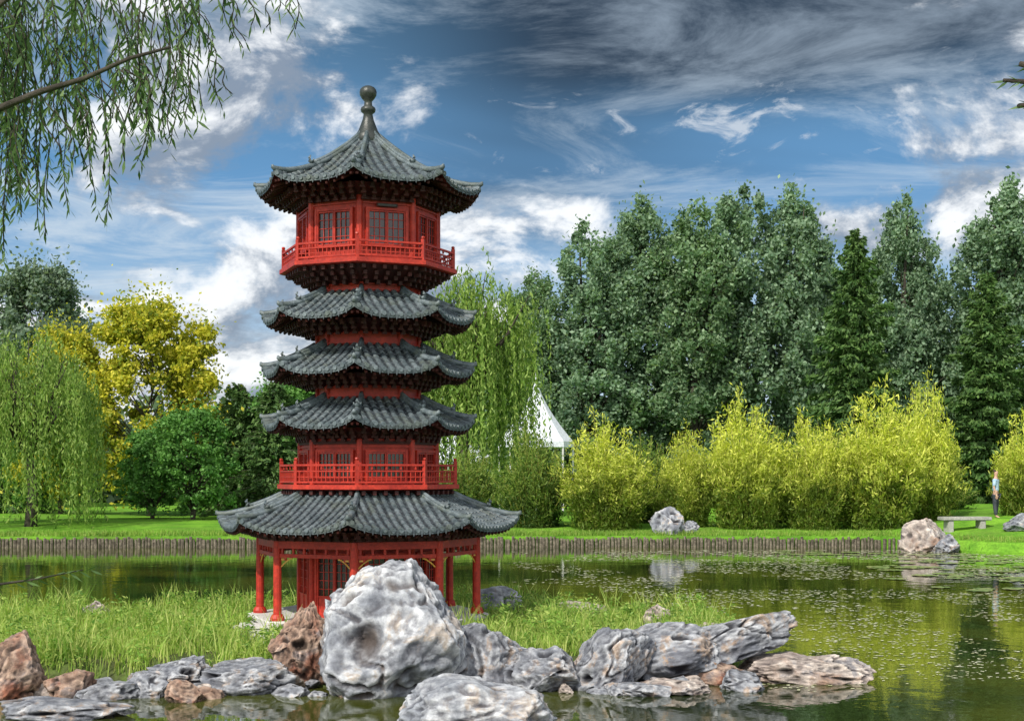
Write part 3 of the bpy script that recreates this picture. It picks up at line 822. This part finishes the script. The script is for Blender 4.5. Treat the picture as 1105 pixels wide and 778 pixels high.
for x, z1 in [(-2.24, 3.42), (-2.16, 3.5), (-2.2, 3.65), (-1.78, 3.62), (-1.72, 3.74), (-1.35, 3.98), (-1.08, 4.34)]:
    strand(x - .05, random.uniform(5.8, 6.2), 4.6, z1, .06)
for k in range(26):
    t = random.random(); x = -2.2 + .8 * t; strand(x, 5.5, 3.92 + .22 * t, 3.70 + .3 * t - random.uniform(-.05, .22), random.uniform(0, .15))
mb.tube([loc(-4.2, 6.2, 1.6), loc(-3.2, 6.1, 1.85), loc(-2.4, 6.0, 2.0), loc(-2.05, 6.0, 2.05), loc(-1.85, 6, 2.09)], [.04, .02, .008, .004, .002], 5)
m_ = 26; s = np.linspace(0, 1, m_)
pp = np.stack([-2.4 + .58 * s - ox, np.full(m_, 6.0) - oy, 1.99 + .1 * s - oz], 1)
ax = unit(np.stack([np.ones(m_), rng.normal(size=m_) * .4, np.where(np.arange(m_) % 2 == 0, .35, -.5)], 1)); P.append(pp + ax * .03); A.append(ax)
P = np.vstack(P); A = np.vstack(A)
V = leaf_verts(P, rng, .066, .0115, A, .08)
mb.obj('trunk', [BARK], near, True)
mkobj('foliage', quads_mesh('foliage', V, L_NEAR), near)
n2 = empty('overhanging_tree', (4.4, 6.0, .4)); thing(n2, 'near tree with a thin leafy twig over the pond', 'tree')
ox, oy, oz = 4.4, 6.0, .4; mb = MB(); P = []; A = []
mb.tube([loc(4.4, 6, -.2), loc(4.3, 6, 2), loc(4.1, 6, 3.6)], [.2, .16, .1], 8)
for L_ in ([(4.1, 6, 3.6), (3.1, 6, 4.1), (2.5, 6, 4.2), (2.25, 6, 4.19), (2.12, 6, 4.2)], [(3.1, 6, 4.1), (2.5, 6.05, 4.05), (2.3, 6.05, 4.12), (2.2, 6.05, 4.1)], [(2.5, 6, 4.2), (2.3, 6, 4.25), (2.19, 6, 4.27)]):
    n = len(L_); mb.tube([loc(*p) for p in L_], [.03 * (1 - i / n) + .002 for i in range(n)], 5)
    for i in range(n - 1):
        a = np.array(L_[i]); b_ = np.array(L_[i + 1])
        if a[0] > 3: continue
        for q in range(9):
            t = random.random(); p = a * (1 - t) + b_ * t
            d = np.array([-.8, random.uniform(-.4, .4), random.uniform(-.6, .4)]); d = d / np.linalg.norm(d)
            P.append(p - np.array([ox, oy, oz]) + d * .03); A.append(d)
mb.obj('trunk', [BARK], n2, True)
mkobj('foliage', quads_mesh('foliage', leaf_verts(np.array(P), rng, .07, .011, np.array(A), .1), L_NEAR), n2)

# ------------------------------------------------------------------ lilies and floating leaves
PAD = surf_mat('lily_pad', (.12, .2, .06), (.26, .32, .12), 4, .35, .1, 20, c3=(.34, .22, .14))
def pad_mesh():
    mb = MB(); n = 18; vs = [(0, 0, .006)]
    for i in range(n + 1):
        a = .18 + (2 * math.pi - .36) * i / n; vs.append((.2 * math.cos(a), .2 * math.sin(a), .008 + .006 * math.sin(i * 2.3)))
    mb.add(vs, [(0, i + 1, i + 2) for i in range(n)]); return mb.mesh('lily_pad', [PAD])
pm = pad_mesh(); random.seed(12)
for c in [(12.4, 40.5), (13.8, 39), (14.2, 36), (12.6, 32.5), (11.2, 30), (9.6, 44), (12.9, 42.8), (10.8, 37), (11.6, 34.5)]:
    for k in range(14):
        o = mkobj('lily_pad', pm, None, (c[0] + random.gauss(0, 1.1), c[1] + random.gauss(0, .6), .004 + .0006 * k), random.uniform(0, 6))
        s = random.uniform(.8, 1.7); o.scale = (s, s, 1)
        thing(o, 'round green water lily pad floating on the pond', 'lily pad', 'water lily pads on the pond')
rng = np.random.default_rng(4)
n = 17000
fy = 16 + 30 * rng.uniform(0, 1, n) ** .8; fx = (rng.uniform(.0, .42, n) ** .8) * fy
keep = np.array([noise.noise(Vector((a * .45, b * .3, 2))) + .3 * noise.noise(Vector((a * 2, b * 2, 2))) > -.04 and island_h(a, b) < -.05 for a, b in zip(fx, fy)]); fx = fx[keep]; fy = fy[keep]; n = len(fx)
P = np.stack([fx, fy, np.full(n, .006)], 1); a = rng.uniform(0, 6.28, n); s = rng.uniform(.4, 1.3, n) * (.012 + .0013 * fy)
V = np.empty((n, 4, 3))
for q, (ang, sc) in enumerate([(0, 1), (1.57, .6), (3.14, 1), (4.71, .6)]):
    V[:, q] = P + np.stack([np.cos(a + ang) * s * sc, np.sin(a + ang) * s * sc, np.zeros(n)], 1)
FL = surf_mat('floating_leaf', (.40, .42, .18), (.75, .75, .6), 2, .6, 0, 10, world=True)
o = mkobj('floating_leaves', quads_mesh('fl', V.reshape(-1, 3), FL)); thing(o, 'small pale leaves and petals floating on the water', 'floating leaves', kind='stuff')

# ------------------------------------------------------------------ bench
be = empty('stone_bench', (15.5, 47.6, .50), R_(8)); thing(be, 'plain grey stone bench on the grass by the pond', 'bench')
def bev_box(c, d, name, mat, parent):
    bm = bmesh.new(); bmesh.ops.create_cube(bm, size=1)
    for v in bm.verts: v.co = Vector((v.co.x * d[0] + c[0], v.co.y * d[1] + c[1], v.co.z * d[2] + c[2]))
    bmesh.ops.bevel(bm, geom=bm.edges[:], offset=.02, segments=2, affect='EDGES')
    me = bpy.data.meshes.new(name); bm.to_mesh(me); bm.free(); me.materials.append(mat)
    return mkobj(name, me, parent)
bev_box((0, 0, .5), (1.75, .5, .12), 'seat', BENCHM, be)
for s in (-1, 1): bev_box((s * .58, 0, .18), (.2, .4, .52), 'leg', BENCHM, be)

# ------------------------------------------------------------------ tents
def tent(x, y, zp, ze, hw, label):
    e = empty('peaked_tent', (x, y, .6)); thing(e, label, 'tent', 'white peaked tents')
    mb = MB(); prof = []
    for i in range(13):
        t = i / 12; prof.append((hw * (t ** 1.5) * 1.0 + .04, zp - .6 - (zp - ze) * t))
    prof = prof[::-1]
    mb.loft([(prof[0][0] + .03, prof[0][1] - .3)] + prof, 8)
    mb.obj('canopy', [TENTM], e)
    for k in range(8):
        a = R_(45 * k); mb = MB(); mb.tube([(hw * math.sin(a), -hw * math.cos(a), -.1), (hw * math.sin(a), -hw * math.cos(a), ze - .6 - .02)], .05, 8); mb.obj('pole', [STEEL], e)
    mb = MB(); mb.tube([(0, 0, zp - .65), (0, 0, zp - .3)], .04, 6); mb.obj('mast', [STEEL], e)
tent(1.25, 72, 7.5, 4.2, 1.9, 'white peaked canvas tent beyond the bamboo')
tent(-3.4, 76, 5.2, 3.4, 2.4, 'smaller white canvas tent behind the willow')

# ------------------------------------------------------------------ person
SKIN = surf_mat('skin', (.5, .3, .22), (.55, .34, .26), 3, .5, 0)
SHIRT = surf_mat('blue_shirt', (.3, .45, .62), (.4, .52, .68), 5, .8, .1)
TROU = surf_mat('dark_trousers', (.03, .035, .05), (.05, .055, .07), 5, .8, .1)
HAIR = surf_mat('hair', (.04, .025, .015), (.06, .04, .025), 5, .6, .1)
def skin_obj(name, V, E, Rr, mat, parent, sub=2):
    me = bpy.data.meshes.new(name); me.from_pydata(V, E, []); me.materials.append(mat)
    o = mkobj(name, me, parent)
    md = o.modifiers.new('Skin', 'SKIN'); md.use_smooth_shade = True
    for i, r in enumerate(Rr):
        rr = r if isinstance(r, tuple) else (r, r)
        me.skin_vertices[0].data[i].radius = rr
    me.skin_vertices[0].data[0].use_root = True
    o.modifiers.new('Sub', 'SUBSURF').levels = sub; o.modifiers['Sub'].render_levels = sub
    return o
pe = empty('person', (17.4, 50, .92), R_(60)); thing(pe, 'standing person in a light blue shirt and dark trousers', 'person')
V = [(0, 0, .93), (0, 0, 1.1), (0, 0, 1.3), (0, 0, 1.43), (0, 0, 1.5), (0, -.01, 1.58), (0, -.015, 1.66), (0, 0, 1.71)]
E = [(0, 1), (1, 2), (2, 3), (3, 4), (4, 5), (5, 6), (6, 7)]; Rr = [(.13, .1), (.12, .09), (.15, .1), (.1, .08), .05, .07, .085, .05]
for s in (-1, 1):
    b0 = len(V)
    V += [(s * .09, 0, .86), (s * .1, -.02 * s, .5), (s * .1, .03 * s, .09), (s * .1, .03 * s - .13, .03)]
    E += [(0, b0), (b0, b0 + 1), (b0 + 1, b0 + 2), (b0 + 2, b0 + 3)]; Rr += [.08, .055, .04, .035]
    a0 = len(V)
    V += [(s * .17, 0, 1.4), (s * .22, .02, 1.13), (s * .22, -.05, .88), (s * .22, -.07, .82)]
    E += [(3, a0), (a0, a0 + 1), (a0 + 1, a0 + 2), (a0 + 2, a0 + 3)]; Rr += [.05, .038, .026, .03]
    for q, fl in enumerate([.075, .085, .08, .06]):
        f0 = len(V); V += [(s * .22, -.1 + .02 * q, .78), (s * .215, -.1 + .02 * q, .78 - fl)]; E += [(a0 + 3, f0), (f0, f0 + 1)]; Rr += [.009, .008]
    f0 = len(V); V += [(s * .21, -.115, .815), (s * .2, -.13, .77)]; E += [(a0 + 3, f0), (f0, f0 + 1)]; Rr += [.01, .009]
skin_obj('body', V, E, Rr, SKIN, pe)
V = [(0, 0, .92), (0, 0, 1.1), (0, 0, 1.3), (0, 0, 1.42), (0, 0, 1.45)]; E = [(0, 1), (1, 2), (2, 3), (3, 4)]; Rr = [(.16, .125), (.145, .115), (.18, .125), (.13, .1), .07]
for s in (-1, 1):
    a0 = len(V); V += [(s * .18, 0, 1.39), (s * .225, .015, 1.15)]; E += [(3, a0), (a0, a0 + 1)]; Rr += [.07, .062]
skin_obj('shirt', V, E, Rr, SHIRT, pe)
V = [(0, 0, .93)]; E = []; Rr = [(.155, .12)]
for s in (-1, 1):
    b0 = len(V); V += [(s * .09, 0, .82), (s * .1, -.02 * s, .5), (s * .1, .03 * s, .1)]; E += [(0, b0), (b0, b0 + 1), (b0 + 1, b0 + 2)]; Rr += [.1, .078, .065]
skin_obj('trousers', V, E, Rr, TROU, pe)
skin_obj('hair', [(0, .02, 1.66), (0, .03, 1.71), (0, 0, 1.74)], [(0, 1), (1, 2)], [.09, .085, .06], HAIR, pe)

# ------------------------------------------------------------------ world sky with clouds
W = bpy.data.worlds.new('World'); scene.world = W; W.use_nodes = True
nt = W.node_tree; nt.nodes.clear()
out = nd(nt, 'ShaderNodeOutputWorld'); bg = nd(nt, 'ShaderNodeBackground'); lk(nt, bg.outputs[0], out.inputs[0])
SUN_EL = 44; SUN_AZ = 212   # azimuth clockwise from +Y
sky = nd(nt, 'ShaderNodeTexSky'); sky.sky_type = 'NISHITA'; sky.sun_disc = False
sky.sun_elevation = R_(SUN_EL); sky.sun_rotation = R_(SUN_AZ)
tc = nd(nt, 'ShaderNodeTexCoord'); D = tc.outputs['Generated']
sx = nd(nt, 'ShaderNodeSeparateXYZ'); lk(nt, D, sx.inputs[0]); x, y, z = sx.outputs
az = M(nt, 'ARCTAN2', x, y); hor = M(nt, 'SQRT', M(nt, 'ADD', M(nt, 'MULTIPLY', x, x), M(nt, 'MULTIPLY', y, y)))
el = M(nt, 'ARCTAN2', z, hor)
zc = M(nt, 'ADD', M(nt, 'MAXIMUM', z, 0), .14)
cv = nd(nt, 'ShaderNodeCombineXYZ'); lk(nt, M(nt, 'DIVIDE', x, zc), cv.inputs[0]); lk(nt, M(nt, 'DIVIDE', y, zc), cv.inputs[1])
mp = nd(nt, 'ShaderNodeMapping'); mp.inputs['Rotation'].default_value = (0, 0, R_(-30)); mp.inputs['Scale'].default_value = (.85, 1.15, 1); mp.inputs['Location'].default_value = (3.1, .7, 0)
lk(nt, cv.outputs[0], mp.inputs[0])
cir = NOISE(nt, mp.outputs[0], 2.0, 8, .68, .7)
cir2 = NOISE(nt, mp.outputs[0], .6, 3, .5, .6)
def dmap(off, s=(1, 1, 1.7)):
    q = nd(nt, 'ShaderNodeMapping'); q.inputs['Scale'].default_value = s; q.inputs['Location'].default_value = off; lk(nt, D, q.inputs[0]); return q.outputs[0]
cu = NOISE(nt, dmap((.3, 2.0, .15)), 9, 9, .61, .25); cuu = NOISE(nt, dmap((.285, 2.0, .185)), 9, 7, .61, .25)
cf = NOISE(nt, dmap((1.3, .4, 1.15), (1, 1, 2.2)), 24, 6, .64, .6)
g1 = RANGE(nt, el, .02, .22); base = MIX(nt, g1, (.56, .74, .90, 1), (.12, .30, .55, 1))
g2 = RANGE(nt, el, .19, .34); base = MIX(nt, g2, base, (.06, .14, .24, 1))
veil = RANGE(nt, cir, .42, .66)
leftw = RANGE(nt, az, .05, -.25, .70, 1.0)
base = MIX(nt, M(nt, 'MULTIPLY', M(nt, 'MULTIPLY', veil, .85), leftw), base, (.56, .66, .76, 1))
wob = M(nt, 'MULTIPLY', M(nt, 'SUBTRACT', cir2, .5), .30)
dk = M(nt, 'MULTIPLY', RANGE(nt, M(nt, 'ADD', el, wob), .18, .27), RANGE(nt, M(nt, 'ADD', az, wob), -.16, .03))
dtex = RANGE(nt, cir, .42, .70)
storm = MIX(nt, dtex, (.014, .026, .046, 1), (.24, .30, .37, 1))
base = MIX(nt, M(nt, 'MULTIPLY', dk, .93), base, storm)
def blob(a0, e0, ra, re, amp):
    u = M(nt, 'DIVIDE', M(nt, 'SUBTRACT', az, a0), ra); v = M(nt, 'DIVIDE', M(nt, 'SUBTRACT', el, e0), re)
    return M(nt, 'MULTIPLY', M(nt, 'POWER', 2.718, M(nt, 'MULTIPLY', M(nt, 'ADD', M(nt, 'MULTIPLY', u, u), M(nt, 'MULTIPLY', v, v)), -1.0)), amp)
tot = 0.0
for bl in [(-.19, .265, .10, .05, 1.35), (-.20, .115, .12, .075, 1.5), (.04, .19, .08, .022, 1.0), (.34, .225, .08, .10, 1.2), (.26, .165, .12, .03, 1.0), (-.04, .185, .06, .025, .85), (-.30, .21, .1, .05, .9),
           (-.3, .07, .2, .05, 1.3), (-.03, .11, .12, .06, 1.1), (-.14, .335, .12, .03, .7), (-.33, .32, .1, .05, .8)]:
    tot = M(nt, 'ADD', tot, blob(*bl))
tot = M(nt, 'MINIMUM', tot, 1.3)
th = M(nt, 'SUBTRACT', .73, M(nt, 'MULTIPLY', tot, .27))
cm = RANGE(nt, M(nt, 'SUBTRACT', cu, th), -.04, .11)
sh = RANGE(nt, M(nt, 'SUBTRACT', cu, cuu), -.08, .11)
ccol = MIX(nt, sh, (.24, .30, .39, 1), (.95, .97, .99, 1))
base = MIX(nt, cm, base, ccol)
t2 = M(nt, 'ADD', M(nt, 'ADD', blob(.11, .262, .12, .03, .5), blob(.24, .235, .09, .03, .6)), blob(.08, .225, .4, .07, .65))
fm2 = RANGE(nt, M(nt, 'SUBTRACT', cf, M(nt, 'SUBTRACT', .77, M(nt, 'MULTIPLY', t2, .2))), -.03, .14)
base = MIX(nt, M(nt, 'MULTIPLY', fm2, .75), base, (.66, .71, .77, 1))
bk = RANGE(nt, y, .2, -.5)
base = MIX(nt, M(nt, 'MULTIPLY', bk, RANGE(nt, cir, .3, .6, .5, 1)), base, (1.40, 1.43, 1.45, 1))  # bright cloud veil added behind the camera as frontal fill light
sc10 = MIX(nt, 1.0, base, (10, 10, 10, 1), 'MULTIPLY')
fin = MIX(nt, .93, sky.outputs[0], sc10)
lk(nt, fin, bg.inputs[0]); bg.inputs[1].default_value = .11

# ------------------------------------------------------------------ sun
sl = bpy.data.lights.new('sun', 'SUN'); sl.energy = 4.6; sl.angle = R_(.5); sl.color = (1, .94, .83)
so = bpy.data.objects.new('sun', sl); COL.objects.link(so)
sd = Vector((math.sin(R_(SUN_AZ)) * math.cos(R_(SUN_EL)), math.cos(R_(SUN_AZ)) * math.cos(R_(SUN_EL)), math.sin(R_(SUN_EL))))
so.rotation_euler = sd.to_track_quat('Z', 'Y').to_euler()

# ------------------------------------------------------------------ camera
cam = bpy.data.cameras.new('camera'); co = bpy.data.objects.new('camera', cam); COL.objects.link(co)
co.location = (0, 0, 2.5); co.rotation_euler = (R_(90), 0, 0)
cam.lens = 48.87; cam.sensor_width = 36; cam.shift_y = .1113; cam.clip_end = 6000; cam.clip_start = .1
scene.camera = co
